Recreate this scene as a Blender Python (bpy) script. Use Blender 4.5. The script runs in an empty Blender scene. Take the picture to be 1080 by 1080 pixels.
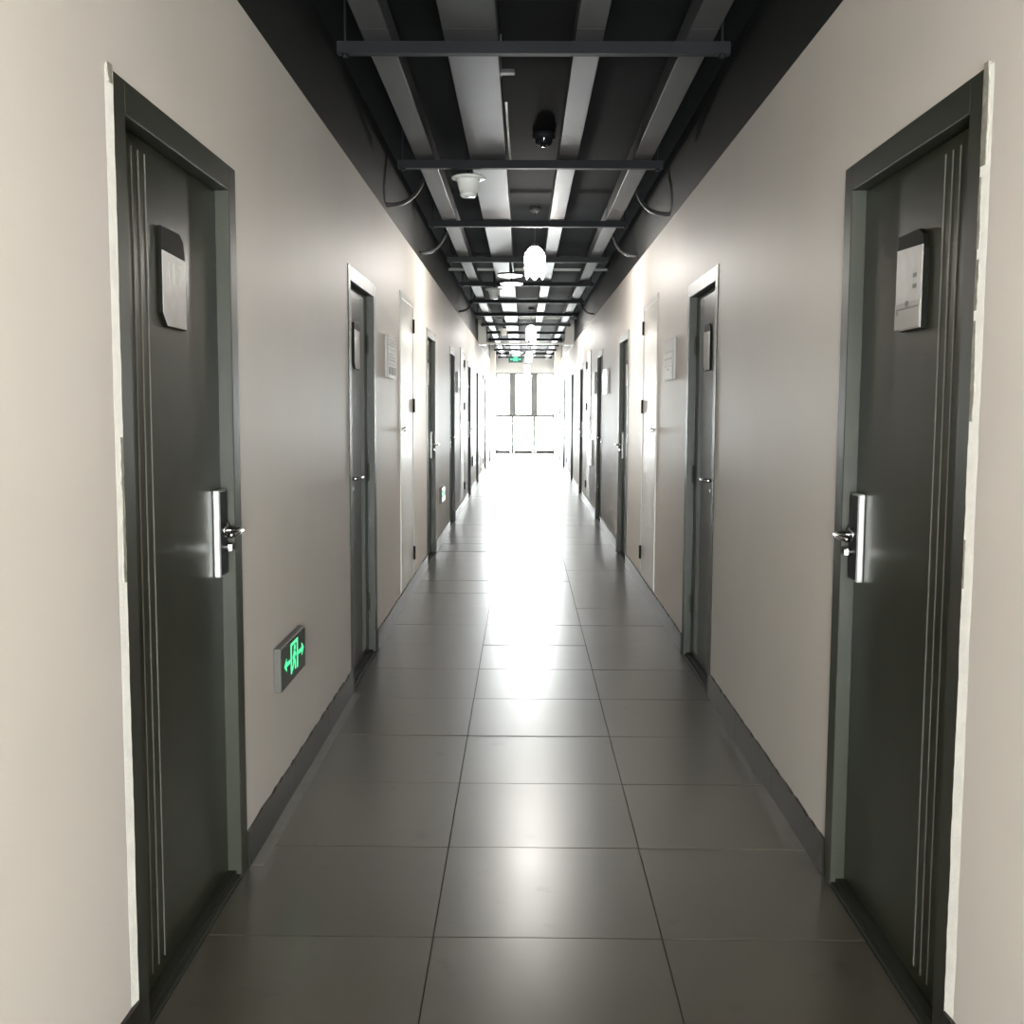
import bpy, bmesh, math, random
from mathutils import Matrix, Vector

random.seed(7)
scene = bpy.context.scene
C = scene.collection

# ------------------------------------------------------------------ camera
cam_data = bpy.data.cameras.new('camera')
cam = bpy.data.objects.new('camera', cam_data)
C.objects.link(cam)
cam_data.sensor_width = 36.0
cam_data.lens = 36.0 * 1175.5 / 1080.0
cam_data.clip_start = 0.05
cam_data.clip_end = 300
R_ = Vector((0.99993686, 0.01034773, 0.00438128))
U_ = Vector((-0.00533601, 0.09411742, 0.9955468))
F_ = Vector((-0.0098893, 0.99550733, -0.0941667))
CAM_H = 1.3858
m = Matrix.Identity(4)
for i in range(3):
    m[i][0], m[i][1], m[i][2] = R_[i], U_[i], -F_[i]
m[2][3] = CAM_H
cam.matrix_world = m
scene.camera = cam

# ------------------------------------------------------------------ dimensions
XL, XR = -0.826, 0.903          # wall faces
Y0, Y1 = -4.0, 33.0             # corridor ends
PAINT_Z = 2.54                  # white paint stops here
SLAB_Z = 2.95                   # underside of the black slab
TRUNK_Z = 2.78                  # underside of cable trunking
DOOR_W, DOOR_H = 0.95, 2.05

# ------------------------------------------------------------------ light and exposure
scene.view_settings.view_transform = 'Standard'
scene.view_settings.look = 'None'
scene.view_settings.gamma = 1.0
scene.view_settings.use_curve_mapping = False
scene.view_settings.exposure = 1.66
scene.cycles.use_denoising = True
scene.cycles.max_bounces = 16
scene.cycles.diffuse_bounces = 8
scene.cycles.glossy_bounces = 6
scene.cycles.transparent_max_bounces = 16
scene.cycles.sample_clamp_indirect = 8.0
scene.cycles.caustics_reflective = False

SKY = 44.0
LAMP_W = 20.0
world = bpy.data.worlds.new('overcast_sky')
scene.world = world
world.use_nodes = True
wn = world.node_tree.nodes
bg = wn['Background']
bg.inputs[0].default_value = (0.96, 0.98, 1.0, 1)
bg.inputs[1].default_value = SKY

# daylight portals: tell the renderer where the end window and the added back window are
BW = (-0.62, 0.88, 0.10, 1.75)   # added unseen window behind the viewer, sized to light the near walls: x0, x1, z0, z1
for yy, x0, x1, z0, z1, rx in ((Y1 + 0.16, XL, XR, 0.0, 2.37, -90), (Y0 - 0.16, *BW, 90)):
    pl = bpy.data.lights.new('window_daylight', 'AREA')
    pl.shape = 'RECTANGLE'
    pl.size, pl.size_y = x1 - x0, z1 - z0
    pl.cycles.is_portal = True
    po = bpy.data.objects.new('window_daylight', pl)
    C.objects.link(po)
    po.location = ((x0 + x1) / 2, yy, (z0 + z1) / 2)
    po.rotation_euler = (math.radians(rx), 0, 0)


# ------------------------------------------------------------------ materials
def mat(name, color, rough=0.5, metal=0.0, spec=0.5, noise=0.0, nscale=6.0, bump=0.0, bscale=80.0,
        rnoise=0.0, island=0.0, coat=0.0, stain=0.0):
    mt = bpy.data.materials.new(name)
    mt.use_nodes = True
    nt = mt.node_tree
    b = nt.nodes['Principled BSDF']
    b.inputs['Base Color'].default_value = (*color, 1)
    b.inputs['Roughness'].default_value = rough
    b.inputs['Metallic'].default_value = metal
    b.inputs['Specular IOR Level'].default_value = spec
    b.inputs['Coat Weight'].default_value = coat
    b.inputs['Coat Roughness'].default_value = 0.28
    tc = nt.nodes.new('ShaderNodeTexCoord')
    geo = nt.nodes.new('ShaderNodeNewGeometry')
    pos = geo.outputs['Position']
    if noise or rnoise or island:
        n = nt.nodes.new('ShaderNodeTexNoise')
        n.inputs['Scale'].default_value = nscale
        n.inputs['Detail'].default_value = 5
        nt.links.new(pos, n.inputs['Vector'])
        if noise or island:
            hsv = nt.nodes.new('ShaderNodeHueSaturation')
            hsv.inputs['Color'].default_value = (*color, 1)
            mr = nt.nodes.new('ShaderNodeMapRange')
            mr.inputs['From Min'].default_value = 0.3
            mr.inputs['From Max'].default_value = 0.7
            mr.inputs['To Min'].default_value = 1 - noise
            mr.inputs['To Max'].default_value = 1 + noise
            nt.links.new(n.outputs['Fac'], mr.inputs['Value'])
            val = mr.outputs['Result']
            if island:
                oi = nt.nodes.new('ShaderNodeObjectInfo')
                m2 = nt.nodes.new('ShaderNodeMapRange')
                m2.inputs['To Min'].default_value = 1 - island
                m2.inputs['To Max'].default_value = 1 + island
                nt.links.new(oi.outputs['Random'], m2.inputs['Value'])
                mu = nt.nodes.new('ShaderNodeMath'); mu.operation = 'MULTIPLY'
                nt.links.new(val, mu.inputs[0]); nt.links.new(m2.outputs['Result'], mu.inputs[1])
                val = mu.outputs[0]
            if stain:
                # scattered small dirt smudges
                n4 = nt.nodes.new('ShaderNodeTexNoise')
                n4.inputs['Scale'].default_value = 7.0
                n4.inputs['Detail'].default_value = 6
                nt.links.new(pos, n4.inputs['Vector'])
                m4 = nt.nodes.new('ShaderNodeMapRange')
                m4.inputs['From Min'].default_value = 0.64
                m4.inputs['From Max'].default_value = 0.72
                m4.inputs['To Min'].default_value = 1.0
                m4.inputs['To Max'].default_value = 1.0 - stain
                nt.links.new(n4.outputs['Fac'], m4.inputs['Value'])
                mu4 = nt.nodes.new('ShaderNodeMath'); mu4.operation = 'MULTIPLY'
                nt.links.new(val, mu4.inputs[0]); nt.links.new(m4.outputs['Result'], mu4.inputs[1])
                val = mu4.outputs[0]
            nt.links.new(val, hsv.inputs['Value'])
            nt.links.new(hsv.outputs['Color'], b.inputs['Base Color'])
        if rnoise:
            m3 = nt.nodes.new('ShaderNodeMapRange')
            m3.inputs['From Min'].default_value = 0.3
            m3.inputs['From Max'].default_value = 0.7
            m3.inputs['To Min'].default_value = max(0.02, rough - rnoise)
            m3.inputs['To Max'].default_value = rough + rnoise
            nt.links.new(n.outputs['Fac'], m3.inputs['Value'])
            nt.links.new(m3.outputs['Result'], b.inputs['Roughness'])
    if bump:
        n2 = nt.nodes.new('ShaderNodeTexNoise')
        n2.inputs['Scale'].default_value = bscale
        n2.inputs['Detail'].default_value = 3
        nt.links.new(pos, n2.inputs['Vector'])
        bp = nt.nodes.new('ShaderNodeBump')
        bp.inputs['Strength'].default_value = bump
        bp.inputs['Distance'].default_value = 0.002
        nt.links.new(n2.outputs['Fac'], bp.inputs['Height'])
        nt.links.new(bp.outputs['Normal'], b.inputs['Normal'])
    return mt


def glow(name, color, strength, base=(0.8, 0.8, 0.8)):
    mt = mat(name, base, 0.4)
    b = mt.node_tree.nodes['Principled BSDF']
    b.inputs['Emission Color'].default_value = (*color, 1)
    b.inputs['Emission Strength'].default_value = strength
    return mt


M = {}
M['wall'] = mat('wall_paint', (0.765, 0.715, 0.660), 0.50, spec=0.35, noise=0.035, nscale=1.3, bump=0.12, bscale=60)
M['header'] = mat('grey_header_paint', (0.22, 0.22, 0.22), 0.6)
M['dark_paint'] = mat('black_ceiling_paint', (0.020, 0.021, 0.020), 0.5, spec=0.25, noise=0.12, nscale=2)
M['slab'] = mat('black_slab_paint', (0.0055, 0.0062, 0.0068), 0.85, spec=0.06, noise=0.15, nscale=3)
M['tile'] = mat('floor_tile', (0.060, 0.053, 0.037), 0.29, spec=0.85, noise=0.08, nscale=5, rnoise=0.012,
                island=0.09, bump=0.02, bscale=9, stain=0.5, coat=0.3)
M['grout'] = mat('grout', (0.02, 0.019, 0.016), 0.8)
M['skirt'] = mat('skirting_tile', (0.013, 0.0125, 0.008), 0.29, spec=0.3, noise=0.15, nscale=8, island=0.1)
M['strip'] = mat('pale_floor_edge', (0.19, 0.185, 0.165), 0.4, noise=0.1, nscale=10)
M['door'] = mat('door_grey', (0.027, 0.030, 0.019), 0.29, spec=0.3, noise=0.05, nscale=4)
M['rib'] = mat('trim_line_grey', (0.15, 0.15, 0.13), 0.4)
M['sill'] = mat('threshold_dark', (0.022, 0.023, 0.017), 0.6, spec=0.2)
M['frame'] = mat('frame_grey', (0.030, 0.032, 0.022), 0.42, spec=0.32, noise=0.05, nscale=5)
M['shaft'] = mat('shaft_door_white', (0.66, 0.64, 0.59), 0.35, noise=0.03, nscale=2)
M['steel'] = mat('satin_steel', (0.46, 0.46, 0.44), 0.42, metal=0.5)
M['chrome'] = mat('chrome', (0.55, 0.55, 0.54), 0.18, metal=1.0)
M['black'] = mat('black_plastic', (0.008, 0.008, 0.008), 0.45, spec=0.25)
M['plaque_body'] = mat('plaque_body', (0.006, 0.0065, 0.004), 0.6, spec=0.15)
M['plaque_face'] = mat('plaque_face', (0.48, 0.47, 0.45), 0.35, noise=0.08, nscale=30)
M['plaque_num'] = mat('plaque_numeral', (0.62, 0.61, 0.58), 0.4)
M['plaque_pocket'] = mat('plaque_pocket', (0.36, 0.34, 0.31), 0.4)
M['board'] = mat('notice_board', (0.42, 0.40, 0.38), 0.4)
M['board_strip'] = mat('notice_strip', (0.60, 0.58, 0.55), 0.45)
M['board_ink'] = mat('notice_ink', (0.25, 0.24, 0.23), 0.6)
M['white_plate'] = mat('white_plate', (0.8, 0.8, 0.78), 0.2)
M['plaster'] = mat('bare_plaster', (0.86, 0.84, 0.78), 0.8, noise=0.06, nscale=25, bump=0.4, bscale=120)
M['chip'] = mat('chipped_mortar', (0.27, 0.255, 0.215), 0.85, noise=0.25, nscale=60, bump=0.5, bscale=150)
M['trunk'] = mat('grey_trunking', (0.062, 0.063, 0.065), 0.5, spec=0.25, noise=0.06, nscale=3)
M['bar'] = mat('bar_black_steel', (0.009, 0.010, 0.012), 0.6, spec=0.15)
M['conduit'] = mat('conduit_grey', (0.05, 0.05, 0.05), 0.5, spec=0.3)
M['white_pvc'] = mat('white_pvc', (0.78, 0.78, 0.74), 0.35)
M['lens'] = mat('dark_dome', (0.01, 0.01, 0.012), 0.06)
M['lit_disc'] = glow('lit_diffuser', (1, 0.99, 0.95), 2.2)
M['exit_box'] = mat('exit_box', (0.075, 0.072, 0.062), 0.45)
M['exit_glass'] = mat('exit_glass', (0.012, 0.018, 0.013), 0.15)
M['exit_lit'] = glow('exit_lit', (0.09, 1.0, 0.40), 0.33, (0.02, 0.15, 0.06))
M['exit_far_lit'] = glow('exit_far_lit', (0.12, 1.0, 0.62), 0.6, (0.05, 0.3, 0.2))
M['exit_far_glass'] = glow('exit_far_panel', (0.0, 0.25, 0.16), 0.05, (0.004, 0.045, 0.03))
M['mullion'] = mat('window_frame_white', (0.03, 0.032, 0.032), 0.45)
M['rail'] = mat('window_rail_grey', (0.02, 0.02, 0.02), 0.5)
M['lit_bulb'] = glow('bulb', (1, 0.95, 0.86), 60)


def make_glass():
    mt = bpy.data.materials.new('window_glass')
    mt.use_nodes = True
    nt = mt.node_tree
    nt.nodes.clear()
    out = nt.nodes.new('ShaderNodeOutputMaterial')
    mix = nt.nodes.new('ShaderNodeMixShader')
    tr = nt.nodes.new('ShaderNodeBsdfTransparent')
    tr.inputs[0].default_value = (0.95, 0.97, 0.96, 1)
    gl = nt.nodes.new('ShaderNodeBsdfGlossy')
    gl.inputs['Roughness'].default_value = 0.02
    mix.inputs[0].default_value = 0.06
    nt.links.new(tr.outputs[0], mix.inputs[1])
    nt.links.new(gl.outputs[0], mix.inputs[2])
    nt.links.new(mix.outputs[0], out.inputs[0])
    return mt


def make_petal():
    mt = bpy.data.materials.new('lit_petal_glass')
    mt.use_nodes = True
    nt = mt.node_tree
    nt.nodes.clear()
    out = nt.nodes.new('ShaderNodeOutputMaterial')
    add = nt.nodes.new('ShaderNodeAddShader')
    mix = nt.nodes.new('ShaderNodeMixShader')
    tr = nt.nodes.new('ShaderNodeBsdfTransparent')
    tl = nt.nodes.new('ShaderNodeBsdfTranslucent')
    tl.inputs[0].default_value = (0.9, 0.9, 0.88, 1)
    mix.inputs[0].default_value = 0.25
    em = nt.nodes.new('ShaderNodeEmission')
    em.inputs[0].default_value = (1, 0.97, 0.92, 1)
    em.inputs[1].default_value = 2.5
    nt.links.new(tr.outputs[0], mix.inputs[1])
    nt.links.new(tl.outputs[0], mix.inputs[2])
    nt.links.new(mix.outputs[0], add.inputs[0])
    nt.links.new(em.outputs[0], add.inputs[1])
    nt.links.new(add.outputs[0], out.inputs[0])
    return mt


M['glass'] = make_glass()
M['petal'] = make_petal()


# ------------------------------------------------------------------ mesh helpers
def finish(bm, name, material, parent=None, smooth=False):
    bmesh.ops.recalc_face_normals(bm, faces=bm.faces[:])
    me = bpy.data.meshes.new(name)
    bm.to_mesh(me)
    bm.free()
    me.materials.append(material)
    if smooth:
        for p in me.polygons:
            p.use_smooth = True
    return link(me, name, parent)


def link(me, name, parent=None):
    o = bpy.data.objects.new(name, me)
    C.objects.link(o)
    if parent is not None:
        o.parent = parent
    return o


def tag(o, label=None, cat=None, group=None, kind=None):
    if label: o['label'] = label
    if cat: o['category'] = cat
    if group: o['group'] = group
    if kind: o['kind'] = kind
    return o


def empty(name, loc, label=None, cat=None, group=None, kind=None):
    o = bpy.data.objects.new(name, None)
    o.empty_display_size = 0.1
    C.objects.link(o)
    o.location = loc
    return tag(o, label, cat, group, kind)


def box(bm, x0, x1, y0, y1, z0, z1, bevel=0.0):
    vs = [bm.verts.new((x, y, z)) for x in (x0, x1) for y in (y0, y1) for z in (z0, z1)]
    idx = ((0, 1, 3, 2), (4, 6, 7, 5), (0, 4, 5, 1), (2, 3, 7, 6), (0, 2, 6, 4), (1, 5, 7, 3))
    fs = [bm.faces.new([vs[i] for i in f]) for f in idx]
    if bevel:
        es = list({e for f in fs for e in f.edges})
        bmesh.ops.bevel(bm, geom=es, offset=bevel, segments=1, affect='EDGES', clamp_overlap=True)


def extrude_poly(bm, pts, axis, a, b):
    """closed outline pts (two coordinates) extruded between a and b along the axis ('x','y','z')"""
    def mk(p, v):
        return {'x': (v, p[0], p[1]), 'y': (p[0], v, p[1]), 'z': (p[0], p[1], v)}[axis]
    A = [bm.verts.new(mk(p, a)) for p in pts]
    B = [bm.verts.new(mk(p, b)) for p in pts]
    bm.faces.new(A)
    bm.faces.new(B[::-1])
    n = len(pts)
    for i in range(n):
        bm.faces.new((A[i], A[(i + 1) % n], B[(i + 1) % n], B[i]))


def lathe(bm, prof, cx, cy, n=24):
    rings = []
    for r, z in prof:
        if r < 1e-6:
            rings.append([bm.verts.new((cx, cy, z))])
        else:
            rings.append([bm.verts.new((cx + r * math.cos(2 * math.pi * k / n), cy + r * math.sin(2 * math.pi * k / n), z)) for k in range(n)])
    for a, b in zip(rings, rings[1:]):
        for k in range(n):
            k2 = (k + 1) % n
            if len(a) == 1 and len(b) == 1: continue
            if len(a) == 1: bm.faces.new((a[0], b[k], b[k2]))
            elif len(b) == 1: bm.faces.new((a[k], b[0], a[k2]))
            else: bm.faces.new((a[k], b[k], b[k2], a[k2]))


def tube(bm, pts, r, n=10, caps=True):
    pts = [Vector(p) for p in pts]
    rings = []
    prev = None
    for i, p in enumerate(pts):
        d = (pts[min(i + 1, len(pts) - 1)] - pts[max(i - 1, 0)]).normalized()
        ref = prev if prev is not None else (Vector((0, 0, 1)) if abs(d.z) < 0.9 else Vector((1, 0, 0)))
        a = d.cross(ref).cross(d).normalized()
        prev = a
        b = d.cross(a)
        rings.append([bm.verts.new(p + a * (r * math.cos(2 * math.pi * k / n)) + b * (r * math.sin(2 * math.pi * k / n))) for k in range(n)])
    for A, B in zip(rings, rings[1:]):
        for k in range(n):
            bm.faces.new((A[k], A[(k + 1) % n], B[(k + 1) % n], B[k]))
    if caps:
        bm.faces.new(rings[0][::-1])
        bm.faces.new(rings[-1])


def new_box(name, material, parent, *dims, bevel=0.0):
    bm = bmesh.new()
    box(bm, *dims, bevel=bevel)
    return finish(bm, name, material, parent)


# ------------------------------------------------------------------ positions of doors along the corridor
LEFT_DOORS = [(2.28, 'far'), (5.28, 'near'), (9.52, 'far'), (12.50, 'near'), (16.55, 'far'), (19.45, 'near'), (23.6, 'far'), (26.6, 'near')]
RIGHT_DOORS = [(2.26, 'far'), (5.26, 'near'), (9.68, 'far'), (12.85, 'near'), (17.00, 'far'), (20.20, 'near'), (24.3, 'far'), (27.3, 'near')]
LEFT_SHAFTS = [7.46, 14.60, 21.7, 28.7]
RIGHT_SHAFTS = [7.58, 15.10, 22.3, 29.3]
SHAFT_W, SHAFT_Z0, SHAFT_Z1 = 0.90, 0.125, 2.15


# ------------------------------------------------------------------ walls
def wall(side):
    X = XL if side == 'left' else XR
    s = -1 if side == 'left' else 1
    doors = LEFT_DOORS if side == 'left' else RIGHT_DOORS
    shafts = LEFT_SHAFTS if side == 'left' else RIGHT_SHAFTS
    ops = sorted([(y, y + DOOR_W, 0, DOOR_H) for y, _ in doors] + [(y, y + SHAFT_W, SHAFT_Z0, SHAFT_Z1) for y in shafts])
    bm = bmesh.new()
    xa, xb = sorted((X, X + s * 0.20))
    y = Y0
    for a, b, z0, z1 in ops:
        box(bm, xa, xb, y, a, 0, PAINT_Z)
        box(bm, xa, xb, a, b, z1, PAINT_Z)
        if z0 > 0: box(bm, xa, xb, a, b, 0, z0)
        box(bm, *sorted((X + s * 0.16, X + s * 0.20)), a, b, z0, z1)      # unseen backing added to stop sky light leaking round the door
        y = b
    box(bm, xa, xb, y, Y1 + 0.3, 0, PAINT_Z)
    w = finish(bm, 'wall_' + side, M['wall'])
    tag(w, 'long %s corridor wall painted pale beige up to the black paint line' % side, 'wall', kind='structure')
    band = new_box('upper_wall_band', M['dark_paint'], w, xa, xb, Y0, Y1 + 0.3, PAINT_Z, SLAB_Z)
    band['label'] = 'black painted upper strip of the %s wall' % side
    return w


wall_left = wall('left')
wall_right = wall('right')
bmw = bmesh.new()
bx0, bx1, bz0, bz1 = BW
box(bmw, XL - 0.2, bx0, Y0 - 0.2, Y0, 0, SLAB_Z)
box(bmw, bx1, XR + 0.2, Y0 - 0.2, Y0, 0, SLAB_Z)
box(bmw, bx0, bx1, Y0 - 0.2, Y0, 0, bz0)
box(bmw, bx0, bx1, Y0 - 0.2, Y0, bz1, SLAB_Z)
tag(finish(bmw, 'wall_back', M['wall']), 'wall with an added window closing the corridor behind the viewer', 'wall', kind='structure')
wb = empty('added_window', ((bx0 + bx1) / 2, Y0, bz0), 'unseen window added behind the viewer to light the nearest walls', 'window', kind='structure')
bw2, bh2 = (bx1 - bx0) / 2, bz1 - bz0
new_box('window_frame', M['mullion'], wb, -bw2, -bw2 + 0.05, -0.12, -0.05, 0, bh2, bevel=0.003)
new_box('window_frame', M['mullion'], wb, bw2 - 0.05, bw2, -0.12, -0.05, 0, bh2, bevel=0.003)
new_box('window_head', M['mullion'], wb, -bw2 + 0.05, bw2 - 0.05, -0.12, -0.05, bh2 - 0.05, bh2, bevel=0.003)
new_box('window_sill', M['mullion'], wb, -bw2 + 0.05, bw2 - 0.05, -0.12, -0.05, 0, 0.05, bevel=0.003)
new_box('mullion', M['mullion'], wb, -0.03, 0.03, -0.12, -0.05, 0.05, bh2 - 0.05, bevel=0.003)
for a in (-bw2 + 0.05, 0.03):
    new_box('glass_pane', M['glass'], wb, a, a + bw2 - 0.08, -0.09, -0.084, 0.05, bh2 - 0.05)

# ------------------------------------------------------------------ floor of separate tiles
bmf = bmesh.new()
box(bmf, XL - 0.2, XR + 0.2, Y0 - 0.2, Y1 + 0.3, -0.15, -0.004)
floor = finish(bmf, 'floor', M['grout'])
tag(floor, 'corridor floor of large glossy grey brown square tiles', 'floor', kind='structure')
SEAM_X, SEAM_Y, T = -0.2296, 2.8046, 0.60
tile_cache = {}
cols = [(XL, SEAM_X), (SEAM_X, SEAM_X + T), (SEAM_X + T, XR)]
row = 0
yy = SEAM_Y - 12 * T
while yy < Y1 + 0.2:
    ya, yb = max(yy, Y0), min(yy + T, Y1 + 0.2)
    if yb - ya > 0.02:
        for xa, xb in cols:
            g = 0.0016
            wx, wy = xb - xa - 2 * g, yb - ya - 2 * g
            key = (round(wx, 4), round(wy, 4))
            if key not in tile_cache:
                bm = bmesh.new()
                box(bm, 0, wx, 0, wy, -0.010, 0, bevel=0.0004)
                bmesh.ops.recalc_face_normals(bm, faces=bm.faces[:])
                me = bpy.data.meshes.new('floor_tile')
                bm.to_mesh(me); bm.free()
                me.materials.append(M['tile'])
                tile_cache[key] = me
            o = link(tile_cache[key], 'floor_tile', floor)
            o.location = (xa + g, ya + g, random.uniform(-0.0006, 0.0))
            o.rotation_euler = (random.uniform(-0.0018, 0.0018), random.uniform(-0.0015, 0.0015), 0)
    yy += T

# ------------------------------------------------------------------ ceiling slab
bmc = bmesh.new()
box(bmc, XL - 0.2, XR + 0.2, Y0 - 0.2, Y1 + 0.3, SLAB_Z, SLAB_Z + 0.15)
ceiling = finish(bmc, 'ceiling', M['slab'])
tag(ceiling, 'open black painted concrete ceiling above the trunking', 'ceiling', kind='structure')


# ------------------------------------------------------------------ baseboards (separate skirting tiles)
def baseboard(side):
    X = XL if side == 'left' else XR
    s = 1 if side == 'left' else -1          # towards the corridor
    doors = LEFT_DOORS if side == 'left' else RIGHT_DOORS
    root = empty('baseboard_' + side, (X, 0, 0), 'dark glossy tile baseboard along the %s wall, ragged paint edge on top' % side,
                 'baseboard', kind='structure')
    spans, y = [], Y0
    for a, _ in doors:
        spans.append((y, a)); y = a + DOOR_W
    spans.append((y, Y1))
    rnd = random.Random(3 if side == 'left' else 5)
    for a, b in spans:
        n = max(1, round((b - a) / 0.6))
        for k in range(n):
            ya = a + (b - a) * k / n + 0.001
            yb = a + (b - a) * (k + 1) / n - 0.001
            bm = bmesh.new()
            steps = 14 if ya < 12 else 3
            amp = 0.004 if ya < 7 else 0.0015
            pts = [(ya, 0.0), (yb, 0.0)]
            for q in range(steps, -1, -1):
                pts.append((ya + (yb - ya) * q / steps, 0.112 + rnd.uniform(-amp, amp)))
            extrude_poly(bm, pts, 'x', 0.0, s * 0.009)
            finish(bm, 'skirting_tile', M['skirt'], root)
    return root


baseboard('left')
baseboard('right')
# pale narrow strip on the floor along the left baseboard between the first two doors
bm = bmesh.new()
extrude_poly(bm, [(XL + 0.010, 3.25), (XL + 0.046, 3.25), (XL + 0.046, 5.28), (XL + 0.010, 5.28)], 'z', 0.0, 0.0008)
tag(finish(bm, 'trim_1', M['strip']), 'narrow pale strip on the floor beside the left baseboard, between first and second door',
    'floor trim', kind='structure')


# ------------------------------------------------------------------ doors
mesh_cache = {}


def cached(key, name, material, parent, builder, smooth=False):
    if key in mesh_cache:
        return link(mesh_cache[key], name, parent)
    bm = bmesh.new()
    builder(bm)
    o = finish(bm, name, material, parent, smooth)
    mesh_cache[key] = o.data
    return o


def X2(s, w0, w1):
    """range along the wall normal: w grows into the corridor"""
    return tuple(sorted((s * w0, s * w1)))


REC = 0.036     # leaf face sits this far behind the wall face
PROUD = 0.004   # frame stands proud of the wall


def door(n, side, Y, lock_at, label):
    X = XL if side == 'left' else XR
    s = 1 if side == 'left' else -1
    root = empty('door_%d' % n, (X, Y, 0), label, 'door', kind='structure')
    key = (side, lock_at)
    W, H, FW, FH = DOOR_W, DOOR_H, 0.070, 0.070

    def b_frame(y0, y1, z0, z1):
        def f(bm):
            box(bm, *X2(s, -0.085, PROUD), y0, y1, z0, z1, bevel=0.002)
        return f
    cached((side, 'jn'), 'frame_jamb', M['frame'], root, b_frame(0, FW, 0, H))
    cached((side, 'jf'), 'frame_jamb', M['frame'], root, b_frame(W - FW, W, 0, H))
    cached((side, 'jh'), 'frame_head', M['frame'], root, b_frame(FW, W - FW, H - FH, H))

    # threshold with a raised back lip
    def b_sill(bm):
        box(bm, *X2(s, -0.085, PROUD - 0.002), FW, W - FW, 0.0, 0.012, bevel=0.002)
        box(bm, *X2(s, -0.085, -0.012), FW, W - FW, 0.012, 0.022)
    cached((side, 'sill'), 'threshold', M['sill'], root, b_sill)

    # leaf
    ya, yb = FW + 0.002, W - FW - 0.002

    def b_leaf(bm):
        fr = -REC
        prof = [(ya, -0.075), (ya, fr)]
        prof += [(yb, fr), (yb, -0.075)]
        extrude_poly(bm, [(s * w, y) for y, w in prof], 'z', 0.028, H - FH - 0.003)
    leaf = cached(key + ('leaf',), 'door_leaf', M['door'], root, b_leaf)
    # three slim raised trim lines beside the hinge edge
    for k, g in enumerate((0.139, 0.183, 0.227)):
        hy = ya + g if lock_at == 'far' else yb - g
        cached(key + ('line', k), 'trim_line', M['rib'], leaf,
               lambda bm: box(bm, *X2(s, -REC - 0.001, -REC + 0.0022), hy - 0.0028, hy + 0.0028, 0.06, H - FH - 0.03, bevel=0.0008))

    # hotel style lock: narrow steel body with black face, lever and cylinder
    ly = W - FW - 0.085 if lock_at == 'far' else FW + 0.010
    ly1 = ly + 0.072

    def b_lock(bm):
        box(bm, *X2(s, -REC, -REC + 0.019), ly, ly1, 0.905, 1.150, bevel=0.003)
    lock = cached(key + ('lock',), 'lock_body', M['steel'], root, b_lock)

    def b_face(bm):
        box(bm, *X2(s, -REC + 0.0185, -REC + 0.021), ly + 0.006, ly1 - 0.004, 0.911, 1.144, bevel=0.0008)
    cached(key + ('face',), 'lock_face', M['black'], lock, b_face)
    lyc = ly1 - 0.026 if lock_at == 'far' else ly + 0.026
    d = -1 if lock_at == 'far' else 1

    def b_lever(bm):
        tube(bm, [(s * (-REC + 0.015), lyc, 1.035), (s * (-REC + 0.050), lyc, 1.035), (s * (-REC + 0.064), lyc + d * 0.004, 1.035),
                  (s * (-REC + 0.070), lyc + d * 0.018, 1.035), (s * (-REC + 0.070), lyc + d * 0.06, 1.0345), (s * (-REC + 0.066), lyc + d * 0.115, 1.034)], 0.0085, 10)
        tube(bm, [(s * (-REC + 0.018), lyc, 1.035), (s * (-REC + 0.027), lyc, 1.035)], 0.021, 14)
    cached(key + ('lever',), 'lever_handle', M['chrome'], lock, b_lever, True)

    def b_cyl(bm):
        tube(bm, [(s * (-REC + 0.018), lyc, 0.985), (s * (-REC + 0.032), lyc, 0.985)], 0.011, 12)
        box(bm, *X2(s, -REC + 0.030, -REC + 0.042), lyc - 0.003, lyc + 0.003, 0.975, 0.995, bevel=0.001)
    cached(key + ('cyl',), 'key_cylinder', M['chrome'], lock, b_cyl)

    # hinges on the other edge
    hy = FW + 0.004 if lock_at == 'far' else W - FW - 0.004
    for k, hz in enumerate((0.30, 1.02, 1.72)):
        def b_h(bm, hz=hz):
            tube(bm, [(s * (-REC + 0.004), hy, hz - 0.05), (s * (-REC + 0.004), hy, hz + 0.05)], 0.006, 8)
        cached(key + ('hinge', k), 'hinge', M['frame'], root, b_h)

    # room number plaque: dark chamfered body, pale face plate (chamfer on the reader's top right and bottom left)
    pc = W / 2 - 0.005
    hw, z0, z1 = 0.092, 1.572, 1.806
    e = 1 if side == 'left' else -1          # reader's right is +Y on the left wall, -Y on the right wall

    def outline(hw, z0, z1, cr, cl):
        return [(pc - e * hw, z1), (pc + e * (hw - cr * 0.9), z1), (pc + e * (hw - cr * 0.25), z1 - cr * 0.35), (pc + e * hw, z1 - cr * 1.1),
                (pc + e * hw, z0), (pc - e * (hw - cl), z0), (pc - e * hw, z0 + cl * 0.9)]
    cap = 0.056 if n in (1,) else 0.034

    PT = 0.013 if n == 9 else 0.008

    def b_pl(bm):
        extrude_poly(bm, outline(hw, z0, z1, 0.045, 0.035), 'x', s * -REC, s * (-REC + PT))
    plq = cached((side, 'plaque', PT), 'number_plaque', M['plaque_body'], root, b_pl)

    def b_pf(bm):
        o = [(pc - e * (hw - .003), z1 - cap), (pc + e * (hw - .004), z1 - cap - 0.006), (pc + e * (hw - .004), z0 + .003),
             (pc - e * (hw - 0.036), z0 + .003), (pc - e * (hw - .003), z0 + 0.033)]
        extrude_poly(bm, o, 'x', s * (-REC + PT - 0.0005), s * (-REC + PT + 0.002))
    pf = cached((side, 'pface', cap, PT), 'face_plate', M['plaque_face'], plq, b_pf)
    pf['label'] = 'pale satin number plate set in the dark plaque'
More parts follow.
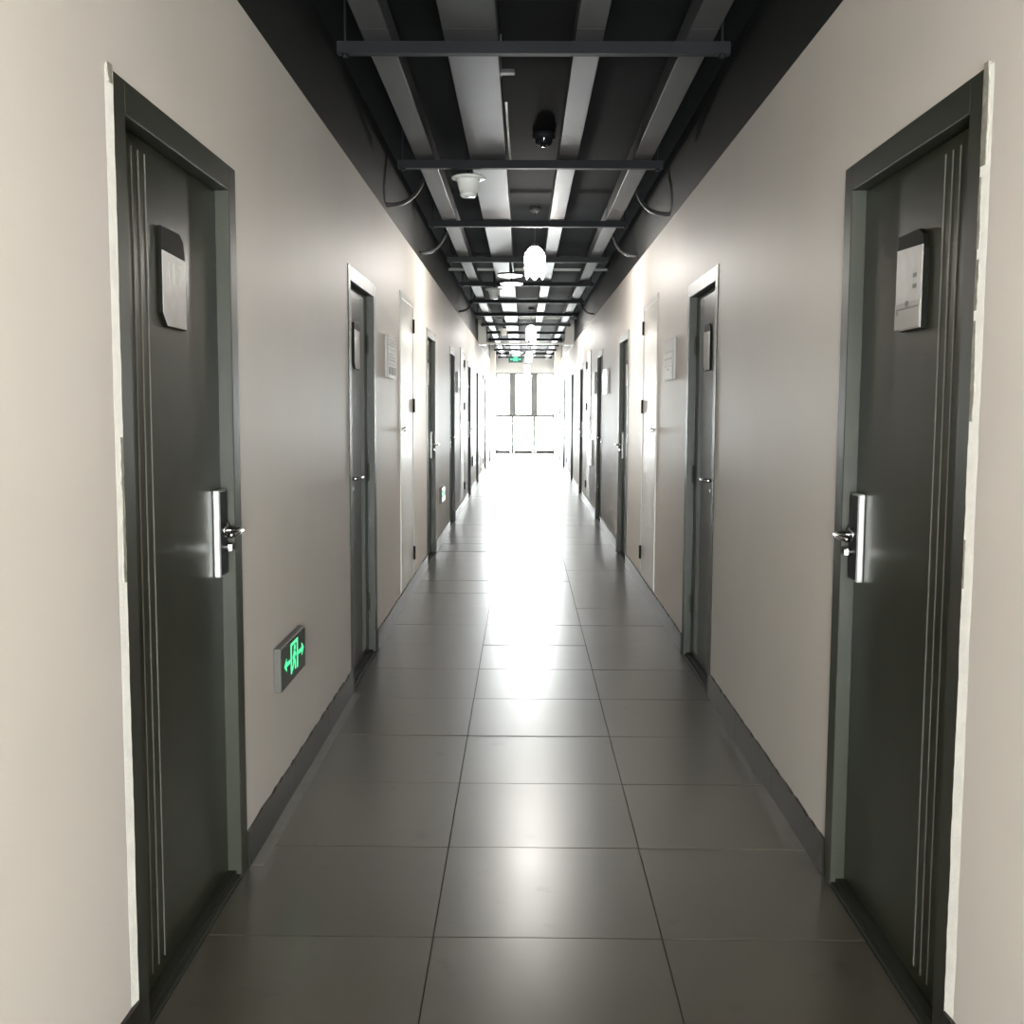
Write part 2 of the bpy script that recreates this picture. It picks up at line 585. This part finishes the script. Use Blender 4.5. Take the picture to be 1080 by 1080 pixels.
    if n == 1:
        # faint pale room numerals 1 1 7
        def b_num(bm):
            fx = (s * (-REC + PT + 0.002), s * (-REC + PT + 0.0026))
            xa, xb = sorted(fx)
            zt, zb = 1.728, 1.678
            for c in (-0.040, -0.004):
                box(bm, xa, xb, pc + e * c - 0.005, pc + e * c + 0.005, zb, zt)
            box(bm, xa, xb, *sorted((pc + e * 0.022, pc + e * 0.060)), zt - 0.010, zt)
            extrude_poly(bm, [(pc + e * 0.060, zt - .010), (pc + e * 0.049, zt - .010), (pc + e * 0.034, zb), (pc + e * 0.044, zb)], 'x', xa, xb)
        cached(('num',), 'room_numerals', M['plaque_num'], plq, b_num)
    if n == 9:
        xa, xb = sorted((s * (-REC + PT + 0.002), s * (-REC + PT + 0.0045)))

        def b_pk(bm):
            box(bm, xa, xb, pc - hw + .006, pc + hw - .006, z0 + .005, z0 + 0.068, bevel=0.0008)
        cached(('pocket',), 'card_pocket', M['plaque_pocket'], plq, b_pk)

        def b_ln(bm):
            x2a, x2b = sorted((s * (-REC + PT + 0.0045), s * (-REC + PT + 0.0052)))
            box(bm, x2a, x2b, pc - hw + .012, pc + hw - .022, z0 + 0.052, z0 + 0.056)
            box(bm, x2a, x2b, pc + hw - .030, pc + hw - .020, z0 + 0.040, z0 + 0.056)
            extrude_poly(bm, [(pc + .012 * math.cos(t), z0 + .064 + .008 * math.sin(t)) for t in [k * math.pi / 5 for k in range(10)]], 'x', x2a, x2b)
            for zz in (1.70, 1.675):
                box(bm, *sorted((s * (-REC + PT + 0.002), s * (-REC + PT + 0.0026))), pc - 0.055, pc - 0.030, zz - 0.005, zz + 0.005)
        cached(('pline',), 'slider_mark', M['board_ink'], plq, b_ln)
    return root


ORD = ['nearest', 'second', 'third', 'fourth', 'fifth', 'sixth', 'seventh', 'eighth']
n = 0
first_doors = {}
for side, lst in (('left', LEFT_DOORS), ('right', RIGHT_DOORS)):
    for k, (y, lk) in enumerate(lst):
        n += 1
        if k == 0:
            lab = 'nearest dark grey door on the %s, slim ribs, peeling frame edge and silver lock' % side
        else:
            lab = '%s dark grey room door along the %s wall, counted from the viewer' % (ORD[k], side)
        d = door(n, side, y, lk, lab)
        if k == 0: first_doors[side] = d


# ragged bare-plaster and chipped edges beside the two nearest frames
def ragged(side, parent, z0, z1, w_in, w_out, amp_in, amp_out, t, material, name, seed, label=None, thin=0.03):
    s = 1 if side == 'left' else -1
    rnd = random.Random(seed)
    bm = bmesh.new()
    N = max(6, int((z1 - z0) / 0.018))
    A, B = [], []
    ci = co = 0.0
    for k in range(N + 1):
        z = z0 + (z1 - z0) * k / N
        ci = 0.6 * ci + rnd.uniform(-1, 1) * amp_in
        co = 0.6 * co + rnd.uniform(-1, 1) * amp_out
        A.append((w_in + ci, z)); B.append((w_out + co, z))
    pts = A + B[::-1]
    # strip of quads with thickness
    xa, xb = s * 0.0, s * t
    va = [[bm.verts.new((x, y, z)) for (y, z) in A] for x in (xa, xb)]
    vb = [[bm.verts.new((x, y, z)) for (y, z) in B] for x in (xa, s * t * thin)]
    for k in range(N):
        bm.faces.new((va[1][k], va[1][k + 1], vb[1][k + 1], vb[1][k]))
        bm.faces.new((va[0][k], va[0][k + 1], va[1][k + 1], va[1][k]))
        bm.faces.new((vb[0][k], vb[0][k + 1], vb[1][k + 1], vb[1][k]))
    o = finish(bm, name, material, parent)
    if label: o['label'] = label
    return o


dl, dr = first_doors['left'], first_doors['right']
ragged('left', dl, 0.11, 2.05, 0.003, -0.030, 0.0012, 0.0010, 0.0046, M['plaster'], 'plaster_edge', 11, label='pale bare plaster strip beside the frame')
ragged('left', dl, 1.02, 1.32, 0.000, -0.011, 0.0015, 0.002, 0.0056, M['chip'], 'chipped_edge', 12, thin=0.8, label='chipped brown mortar along the frame edge')
ragged('left', dl, 2.02, 2.058, -0.002, -0.022, 0.003, 0.004, 0.0056, M['chip'], 'chipped_edge', 13, thin=0.8)
ragged('right', dr, 0.11, 2.05, 0.004, -0.034, 0.0018, 0.0014, 0.0046, M['plaster'], 'plaster_edge', 21, label='pale bare plaster strip beside the frame')
for (a, b, wd) in ((1.86, 2.058, -0.020), (1.70, 1.84, -0.007), (1.58, 1.68, -0.009), (1.36, 1.56, -0.010), (1.02, 1.12, -0.004)):
    ragged('right', dr, a, b, 0.003, wd, 0.001, 0.003, 0.0056, M['chip'], 'chipped_edge', int(a * 100), thin=0.8, label='chipped grey brown mortar along the frame edge')


# ------------------------------------------------------------------ white shaft doors
def shaft(n, side, Y, label):
    X = XL if side == 'left' else XR
    s = 1 if side == 'left' else -1
    root = empty('door_%d' % n, (X, Y, 0), label, 'shaft door', kind='structure')
    W, z0, z1 = SHAFT_W, SHAFT_Z0, SHAFT_Z1
    fw = 0.045

    def fr(y0, y1, a, b):
        return lambda bm: box(bm, *X2(s, -0.08, 0.008), y0, y1, a, b, bevel=0.002)
    cached((side, 'sn'), 'frame_jamb', M['shaft'], root, fr(0, fw, z0, z1))
    cached((side, 'sf'), 'frame_jamb', M['shaft'], root, fr(W - fw, W, z0, z1))
    cached((side, 'sh'), 'frame_head', M['shaft'], root, fr(fw, W - fw, z1 - fw, z1))
    cached((side, 'sp'), 'door_panel', M['shaft'], root,
           lambda bm: box(bm, *X2(s, -0.06, 0.004), fw + 0.004, W - fw - 0.003, z0 + 0.003, z1 - fw - 0.003, bevel=0.002))
    for k, hz in enumerate((0.29, 1.39, 1.97)):
        h = cached((side, 'shh', k), 'hinge', M['bar'], root,
                   lambda bm, hz=hz: tube(bm, [(s * 0.013, W - fw - 0.02, hz - 0.05), (s * 0.013, W - fw - 0.02, hz + 0.05)], 0.008, 8))
        h['label'] = 'dark barrel hinge'
    kn = cached((side, 'shk'), 'knob', M['chrome'], root,
                lambda bm: (tube(bm, [(s * 0.003, 0.12, 1.23), (s * 0.012, 0.12, 1.23)], 0.012, 12),
                            tube(bm, [(s * 0.012, 0.12, 1.23), (s * 0.034, 0.12, 1.23)], 0.017, 14)))
    kn['label'] = 'small metal knob'
    return root


for side, lst in (('left', LEFT_SHAFTS), ('right', RIGHT_SHAFTS)):
    for k, y in enumerate(lst):
        n += 1
        shaft(n, side, y, '%s white flush shaft door with dark hinges along the %s wall' % (ORD[k], side))


# ------------------------------------------------------------------ wall notice boards
def notice(side, Y, z0, z1, w, label, blank=False):
    X = XL if side == 'left' else XR
    s = 1 if side == 'left' else -1
    root = empty('notice_board', (X, Y, 0), label, 'notice board', 'notice boards on the corridor walls')
    cached((side, 'nb', w), 'board', M['board'] if not blank else M['white_plate'], root, lambda bm: box(bm, *X2(s, 0, 0.018), 0, w, z0, z1, bevel=0.002))
    if blank:
        cached((side, 'nbw', w), 'white_sheet', M['white_plate'], root, lambda bm: box(bm, *X2(s, 0.018, 0.0195), 0.015, w - 0.015, z0 + 0.015, z1 - 0.015))
        return root
    h = z1 - z0
    rows = [(0.70, 0.97), (0.34, 0.64), (0.03, 0.31)]
    for k, (a, b) in enumerate(rows):
        cached((side, 'nbs', k, w), 'board_strip', M['board_strip'], root,
               lambda bm, a=a, b=b: box(bm, *X2(s, 0.018, 0.021), 0.010, w - 0.010, z0 + a * h, z0 + b * h, bevel=0.001))
    if side == 'right':
        def ink(bm):
            box(bm, *X2(s, 0.021, 0.0216), w * .42, w * .58, z0 + h * .235, z0 + h * .285)
            box(bm, *X2(s, 0.021, 0.0216), w * .06, w * .90, z0 + h * .50, z0 + h * .52)
    else:
        def ink(bm):
            for q in (0.76, 0.82, 0.88, 0.41, 0.48, 0.55):
                box(bm, *X2(s, 0.021, 0.0216), w * .08, w * (.86 if q != .55 else .6), z0 + h * q, z0 + h * (q + .018))
            for c in (.10, .40, .70):
                box(bm, *X2(s, 0.021, 0.0216), w * c, w * (c + .22), z0 + h * .08, z0 + h * .26)
    i = cached((side, 'nbi', w), 'printed_lines', M['board_ink'], root, ink)
    i['kind'] = 'stuff'
    return root


notice('left', 6.66, 1.555, 1.81, 0.42, 'grey sign board of three strips beside the second door on the left wall')
notice('right', 6.68, 1.552, 1.80, 0.41, 'grey sign board with small square mark beside the second door on the right wall')
notice('left', 13.72, 1.56, 1.80, 0.42, 'small far sign board just past the fourth door on the left wall')
notice('right', 13.98, 1.55, 1.82, 0.42, 'far glaring sign board just past the fourth door on the right wall')
notice('right', 11.98, 1.53, 1.80, 0.55, 'blank white board shining between the third and fourth doors on the right wall', True)
notice('right', 14.62, 0.62, 0.95, 0.32, 'low white panel near the floor before the second shaft door on the right wall', True)


# ------------------------------------------------------------------ exit signs
def pictogram(bm, P, t0, t1):
    """running man in a doorway with arrows on both sides; P(u, v, t): u -1..1, v -1..1, t depth"""
    def poly(pts):
        A = [bm.verts.new(P(u, v, t0)) for u, v in pts]
        B = [bm.verts.new(P(u, v, t1)) for u, v in pts]
        bm.faces.new(A); bm.faces.new(B[::-1])
        for i in range(len(pts)):
            j = (i + 1) % len(pts)
            bm.faces.new((A[i], A[j], B[j], B[i]))

    def rect(u0, u1, v0, v1): poly([(u0, v0), (u1, v0), (u1, v1), (u0, v1)])

    def limb(a, b, w):
        du, dv = (b[0] - a[0]) * 2.6, b[1] - a[1]
        L = math.hypot(du, dv)
        w *= 1.3
        nu, nv = -dv / L * w / 2.6, du / L * w
        poly([(a[0] + nu, a[1] + nv), (a[0] - nu, a[1] - nv), (b[0] - nu, b[1] - nv), (b[0] + nu, b[1] + nv)])
    # door frame
    rect(-0.32, -0.23, -0.66, 0.82); rect(0.23, 0.32, -0.66, 0.82); rect(-0.32, 0.32, 0.66, 0.82)
    # runner
    poly([(0.03 + 0.065 * math.cos(k * math.pi / 5), 0.47 + 0.15 * math.sin(k * math.pi / 5)) for k in range(10)])
    limb((0.01, 0.30), (-0.04, -0.12), 0.13)
    limb((-0.02, 0.24), (-0.15, 0.02), 0.06); limb((0.03, 0.24), (0.15, 0.06), 0.06)
    limb((-0.03, -0.10), (0.09, -0.30), 0.08); limb((0.09, -0.30), (0.08, -0.62), 0.07)
    limb((-0.05, -0.10), (-0.10, -0.36), 0.08); limb((-0.10, -0.36), (-0.21, -0.50), 0.07)
    # arrows left and right
    rect(-0.70, -0.38, -0.08, 0.12)
    poly([(-0.88, 0.02), (-0.68, -0.30), (-0.68, 0.34)])
    rect(0.38, 0.70, -0.08, 0.12)
    poly([(0.88, 0.02), (0.68, 0.34), (0.68, -0.30)])


def exit_low(Y, label):
    root = empty('exit_sign', (XL, Y, 0), label, 'exit sign', 'low exit signs on the left wall')
    w, z0, z1, t = 0.40, 0.432, 0.582, 0.026
    cached(('ex', 'box'), 'sign_housing', M['exit_box'], root, lambda bm: box(bm, 0, t, 0, w, z0, z1, bevel=0.002))
    cached(('ex', 'glass'), 'sign_face', M['exit_glass'], root, lambda bm: box(bm, t, t + 0.002, 0.006, w - 0.006, z0 + 0.006, z1 - 0.006))
    p = cached(('ex', 'pic'), 'lit_pictogram', M['exit_lit'], root,
               lambda bm: pictogram(bm, lambda u, v, tt: (tt, w / 2 + u * 0.188, (z0 + z1) / 2 + 0.002 + v * 0.072), t + 0.002, t + 0.003))
    p['label'] = 'glowing green running figure in a doorway with arrows'


exit_low(3.63, 'glowing green exit sign low on the left wall after the nearest door')
exit_low(10.95, 'distant exit sign box low on the left wall after the third door')
exit_low(17.90, 'tiny exit sign box low on the left wall after the fifth door')
exit_low(25.00, 'farthest low exit sign box on the left wall near the window')

# hanging exit sign at the far end
ex = empty('exit_sign', (-0.215, 29.4, 2.52), 'hanging green exit sign under the ceiling at the far end', 'exit sign')
new_box('sign_housing', M['exit_box'], ex, -0.185, 0.185, 0, 0.03, 0, 0.185, bevel=0.003)
new_box('sign_face', M['exit_far_glass'], ex, -0.178, 0.178, -0.003, 0, 0.007, 0.178)
bm = bmesh.new()
pictogram(bm, lambda u, v, tt: (u * 0.165, tt, 0.095 + v * 0.075), -0.003, -0.005)
finish(bm, 'lit_pictogram', M['exit_far_lit'], ex)
for sx in (-0.14, 0.14):
    bm = bmesh.new()
    tube(bm, [(sx, 0.015, 0.185), (sx, 0.015, SLAB_Z - 2.52)], 0.006, 6)
    finish(bm, 'hanger_rod', M['bar'], ex)

# ------------------------------------------------------------------ cable trunking under the slab
TR = [(-0.618, -0.512, 'narrow grey cable trunking nearest the left wall'),
      (-0.310, -0.107, 'wide grey cable trunking, the broadest run along the ceiling'),
      (0.190, 0.296, 'narrow grey cable trunking right of the hanging lamps'),
      (0.611, 0.717, 'narrow grey cable trunking nearest the right wall')]
for a, b, lab in TR:
    root = empty('cable_trunking', ((a + b) / 2, Y0, TRUNK_Z), lab, 'cable trunking', 'cable trunking along the ceiling')
    h = (b - a) / 2
    L = 2.07
    y = 0.0
    while y < Y1 - Y0 - 0.05:
        y2 = min(y + L, Y1 - Y0)
        cached(('tr', round(h, 4), round(y2 - y, 3)), 'trunking_length', M['trunk'], root,
               lambda bm: box(bm, -h, h, 0.001, y2 - y - 0.001, 0, 0.095, bevel=0.002)).location = (0, y, 0)
        y = y2

# ------------------------------------------------------------------ support bars hung below the trunking
k = 0
yb = 4.42 - 2 * 2.07
names = {0: 'first', 1: 'second', 2: 'third', 3: 'fourth', 4: 'fifth', 5: 'sixth', 6: 'seventh', 7: 'eighth', 8: 'ninth', 9: 'tenth',
         10: 'eleventh', 11: 'twelfth', 12: 'thirteenth', 13: 'fourteenth'}
while yb < Y1 - 0.3:
    if yb > 4:
        root = empty('support_bar', (0.03, yb, TRUNK_Z - 0.045),
                     'dark steel crossbar hung under the ceiling trunking, %s from the viewer' % names.get(k, 'last'), 'support bar', 'crossbars under the trunking')

        def b_bar(bm):
            # slotted channel: web and two flanges
            box(bm, -0.755, 0.755, 0, 0.004, 0, 0.045)
            box(bm, -0.755, 0.755, 0.004, 0.041, 0.041, 0.045)
            box(bm, -0.755, 0.755, 0.004, 0.041, 0.0, 0.004)
        cached(('bar',), 'channel', M['bar'], root, b_bar)
        for sx in (-0.725, 0.725):
            cached(('rod', sx), 'threaded_rod', M['bar'], root, lambda bm: tube(bm, [(sx, 0.02, 0.002), (sx, 0.02, SLAB_Z - TRUNK_Z + 0.045)], 0.006, 6))
            cached(('nut', sx), 'nut', M['bar'], root, lambda bm: tube(bm, [(sx, 0.02, -0.010), (sx, 0.02, 0.0)], 0.012, 6))
        k += 1
    yb += 2.07 + (0.0 if k < 4 else 0.01)

# thin conduits that cross between the trunking and the slab
for y, z, lab in ((12.36, 2.875, 'thin pale conduit crossing above the trunking beyond the nearest lamp'),
                  (19.3, 2.895, 'thin pale conduit crossing above the trunking beyond the second lamp')):
    bm = bmesh.new()
    tube(bm, [(XL - 0.01, y, z), (XR + 0.01, y, z)], 0.016, 10)
    tag(finish(bm, 'cross_conduit', M['white_pvc'], None, True), lab, 'conduit', 'conduits crossing the ceiling')

# ------------------------------------------------------------------ bent conduits leaving the walls
for side, y, lab in (('left', 6.80, 'dark bent conduit leaving the left wall above the shaft door gap, nearest the viewer'),
                     ('left', 8.92, 'grey bent conduit leaving the left wall before the nearest hanging lamp'),
                     ('left', 14.3, 'small bent conduit far along the left wall'),
                     ('right', 7.10, 'dark bent conduit leaving the right wall, nearest the viewer'),
                     ('right', 9.05, 'grey bent conduit leaving the right wall beside the nearest hanging lamp'),
                     ('right', 14.6, 'small bent conduit far along the right wall')):
    X, s = (XL, 1) if side == 'left' else (XR, -1)
    tx = -0.64 if side == 'left' else 0.74
    pts = []
    p0, p1, p2, p3 = Vector((X - s * 0.01, y, 2.585)), Vector((X + s * 0.12, y + 0.05, 2.585)), Vector((X + s * 0.15, y + 0.30, 2.68)), Vector((tx, y + 0.52, 2.86))
    for q in range(13):
        t = q / 12
        pts.append(p0 * (1 - t) ** 3 + p1 * 3 * t * (1 - t) ** 2 + p2 * 3 * t * t * (1 - t) + p3 * t ** 3)
    bm = bmesh.new()
    tube(bm, pts, 0.013, 8)
    tag(finish(bm, 'bent_conduit', M['conduit'], None, True), lab, 'conduit', 'bent conduits from the walls')

# white cable beside the wide trunking, and its small clip
bm = bmesh.new()
tube(bm, [(-0.091, 5.50, 2.835), (-0.089, 5.62, 2.80), (-0.086, 6.10, 2.788), (-0.083, 6.50, 2.786), (-0.083, 6.74, 2.79), (-0.09, 6.80, 2.84)], 0.006, 8)
tag(finish(bm, 'white_cable', M['white_pvc'], None, True), 'short white cable running along the edge of the wide ceiling trunking', 'cable')
bm = bmesh.new()
box(bm, -0.107, -0.045, 4.86, 4.90, 2.79, 2.806, bevel=0.002)
box(bm, -0.107, -0.101, 4.85, 4.91, 2.785, 2.85, bevel=0.001)
box(bm, -0.107, -0.101, 4.87, 4.89, 2.85, SLAB_Z)
tag(finish(bm, 'cable_bracket', M['conduit']), 'small metal bracket on the right side of the wide trunking', 'bracket')

# ------------------------------------------------------------------ pendant lamps
LAMPS = [(-0.10, 0.085, 2.545, 'lit petal glass pendant lamp above the viewer'),
         (9.0, 0.083, 2.525, 'brightest lit petal glass pendant lamp, nearest in view'),
         (18.0, 0.112, 2.555, 'second lit pendant lamp along the ceiling'),
         (27.0, 0.120, 2.580, 'third lit pendant lamp, far along the ceiling'),
         (31.3, 0.093, 2.43, 'farthest lit pendant lamp just before the end window')]
for y, x, zc, lab in LAMPS:
    root = empty('pendant_lamp', (x, y, zc), lab, 'pendant lamp', 'pendant lamps along the corridor')
    top = SLAB_Z - zc
    cached(('lampcord', round(top, 3)), 'cord', M['conduit'], root, lambda bm: tube(bm, [(0, 0, 0.15), (0, 0, top)], 0.004, 6))
    cached(('lampcanopy', round(top, 3)), 'canopy', M['conduit'], root, lambda bm: lathe(bm, [(0, top), (0.045, top), (0.045, top - 0.02), (0.02, top - 0.035), (0, top - 0.035)], 0, 0, 16), True)
    cached(('lampsock',), 'socket', M['conduit'], root, lambda bm: lathe(bm, [(0, 0.155), (0.014, 0.155), (0.026, 0.142), (0.03, 0.118), (0, 0.118)], 0, 0, 16), True)
    for k in range(6):
        def b_pet(bm, k=k):
            a0 = 2 * math.pi * k / 6 + math.pi / 2
            prof = [(0.028, 0.124, 0.42), (0.052, 0.104, 0.46), (0.078, 0.070, 0.50), (0.083, 0.040, 0.50), (0.080, -0.02, 0.50), (0.077, -0.075, 0.48), (0.075, -0.105, 0.40), (0.073, -0.130, 0.10)]
            rows_ = []
            for r, z, hw in prof:
                rows_.append([bm.verts.new((r * math.cos(a0 + q * hw * 1.02), r * math.sin(a0 + q * hw * 1.02), z)) for q in (-1, -0.5, 0, 0.5, 1)])
            for A, B in zip(rows_, rows_[1:]):
                for i in range(4):
                    bm.faces.new((A[i], A[i + 1], B[i + 1], B[i]))
            bmesh.ops.solidify(bm, geom=bm.faces[:], thickness=0.003)
        cached(('petal', k), 'glass_petal', M['petal'], root, b_pet)
    cached(('bulb',), 'bulb', M['lit_bulb'], root, lambda bm: lathe(bm, [(0, 0.118), (0.013, 0.115), (0.016, 0.08), (0.03, 0.04), (0.034, 0.015), (0.026, -0.012), (0, -0.02)], 0, 0, 16), True)
    li = bpy.data.lights.new('bulb_light', 'POINT')
    li.energy = LAMP_W
    li.color = (1.0, 0.955, 0.90)
    li.shadow_soft_size = 0.04
    lo = bpy.data.objects.new('bulb_light', li)
    C.objects.link(lo)
    lo.parent = root
    lo.location = (0, 0, -0.07)

# ------------------------------------------------------------------ round flat ceiling lights
for x, y, r, lab in ((-0.134, 10.75, 0.120, 'nearer of two flat round white ceiling lights'),
                     (-0.128, 11.45, 0.118, 'farther of two flat round white ceiling lights'),
                     (-0.176, 26.0, 0.165, 'distant flat round white ceiling light near the exit sign')):
    root = empty('round_ceiling_light', (x, y, 2.615), lab, 'ceiling light', 'flat round ceiling lights')
    bm = bmesh.new(); lathe(bm, [(0, 0.028), (r, 0.028), (r, 0.012), (r - 0.006, 0.010), (0, 0.010)], 0, 0, 32)
    finish(bm, 'light_housing', M['bar'], root)
    bm = bmesh.new(); lathe(bm, [(0, 0.0), (r * 0.9, 0.001), (r - 0.003, 0.010), (0, 0.0105)], 0, 0, 32)
    finish(bm, 'diffuser', M['lit_disc'], root, True)
    bm = bmesh.new(); tube(bm, [(0, 0, 0.028), (0, 0, TRUNK_Z - 2.615)], 0.010, 8)
    finish(bm, 'stem', M['bar'], root)

# ------------------------------------------------------------------ cone-shaped detectors on stems
for x, y, lab in ((-0.332, 6.70, 'white cone-shaped detector hanging between the trunking, nearest the viewer'),
                  (-0.345, 12.95, 'second cone-shaped detector, beyond the round ceiling lights'),
                  (-0.350, 19.6, 'farthest cone-shaped detector, beside the second lamp')):
    root = empty('smoke_detector', (x, y, 2.61), lab, 'detector', 'detectors along the ceiling')
    cached(('sd', 'cone'), 'cone_body', M['white_pvc'], root,
           lambda bm: lathe(bm, [(0, 0.102), (0.072, 0.102), (0.066, 0.085), (0.047, 0.022), (0, 0.022)], 0, 0, 28), True)
    cached(('sd', 'fl'), 'base_flange', M['white_pvc'], root,
           lambda bm: lathe(bm, [(0, 0.122), (0.085, 0.122), (0.099, 0.114), (0.099, 0.106), (0.088, 0.102), (0, 0.102)], 0, 0, 28), True)
    cached(('sd', 'lip'), 'sensor_cap', M['white_plate'], root,
           lambda bm: lathe(bm, [(0, 0.023), (0.048, 0.023), (0.049, 0.012), (0.040, 0.002), (0, 0.0)], 0, 0, 28), True)
    cached(('sd', 'stem'), 'stem', M['bar'], root, lambda bm: tube(bm, [(0, 0, 0.12), (0, 0, SLAB_Z - 2.61)], 0.011, 8))

# dark dome camera on the slab
root = empty('dome_camera', (0.108, 6.57, 2.868), 'small dark dome camera on the black ceiling before the nearest lamp', 'camera')
bm = bmesh.new(); lathe(bm, [(0, 0.082), (0.062, 0.082), (0.066, 0.06), (0.062, 0.045), (0, 0.045)], 0, 0, 24)
finish(bm, 'camera_base', M['bar'], root, True)
bm = bmesh.new(); lathe(bm, [(0.052, 0.046), (0.050, 0.03), (0.040, 0.012), (0.022, 0.002), (0, 0.0)], 0, 0, 24)
finish(bm, 'dome', M['lens'], root, True)

# ------------------------------------------------------------------ bulkheads near the far end
bulk = [(20.3, 20.75, 2.50, 'trim_2', 'white boxed bulkhead and thin white beam across the ceiling beyond the second lamp'),
        (27.3, 27.7, 2.20, 'trim_3', 'white boxed bulkheads either side of the ceiling near the exit sign')]
for ya, yb_, z0, nm, lab in bulk:
    bm = bmesh.new()
    box(bm, XL, XL + 0.135, ya, yb_, z0, SLAB_Z, bevel=0.003)
    box(bm, XR - 0.15, XR, ya, yb_, z0, SLAB_Z, bevel=0.003)
    if nm == 'trim_2':
        box(bm, XL + 0.135, XR - 0.15, ya, ya + 0.03, z0, z0 + 0.035)
    tag(finish(bm, nm, M['shaft']), lab, 'bulkhead', kind='structure')

# ------------------------------------------------------------------ end wall and window
bm = bmesh.new()
box(bm, XL - 0.2, XR + 0.2, Y1, Y1 + 0.22, 2.37, SLAB_Z)
tag(finish(bm, 'wall_end', M['header']), 'wall above the bright window at the far end of the corridor', 'wall', kind='structure')
win = empty('window_1', ((XL + XR) / 2, Y1, 0), 'overexposed full height window of three bays at the corridor end', 'window', kind='structure')
cx = (XL + XR) / 2
wx = [XL - cx, -0.325 - cx + 0.0, 0.318 - cx, XR - cx]
ZS, ZT = 1.12, 2.37
new_box('window_frame', M['mullion'], win, wx[0], wx[0] + 0.05, 0.02, 0.09, 0.0, ZT, bevel=0.003)
new_box('window_frame', M['mullion'], win, wx[3] - 0.05, wx[3], 0.02, 0.09, 0.0, ZT, bevel=0.003)
new_box('window_head', M['mullion'], win, wx[0], wx[3], 0.02, 0.09, ZT - 0.05, ZT, bevel=0.003)
new_box('window_sill', M['mullion'], win, wx[0], wx[3], -0.005, 0.09, ZS - 0.05, ZS + 0.05, bevel=0.003)
new_box('bottom_rail', M['mullion'], win, wx[0], wx[3], 0.02, 0.09, 0.0, 0.03, bevel=0.003)
for k in (1, 2):
    new_box('mullion', M['mullion'], win, wx[k] - 0.10, wx[k] + 0.10, 0.0, 0.10, ZS, ZT - 0.03, bevel=0.004)
    new_box('mullion', M['mullion'], win, wx[k] - 0.035, wx[k] + 0.035, 0.02, 0.09, 0.0, ZS, bevel=0.004)
for k in range(3):
    a, b = wx[k] + 0.05, wx[k + 1] - 0.05
    new_box('glass_pane', M['glass'], win, a, b, 0.050, 0.056, ZS + 0.02, ZT - 0.045)
    new_box('glass_pane', M['glass'], win, a, b, 0.050, 0.056, 0.10, ZS - 0.02)
    new_box('base_rail', M['rail'], win, a - 0.005, b + 0.005, 0.035, 0.07, 0.03, 0.105, bevel=0.003)
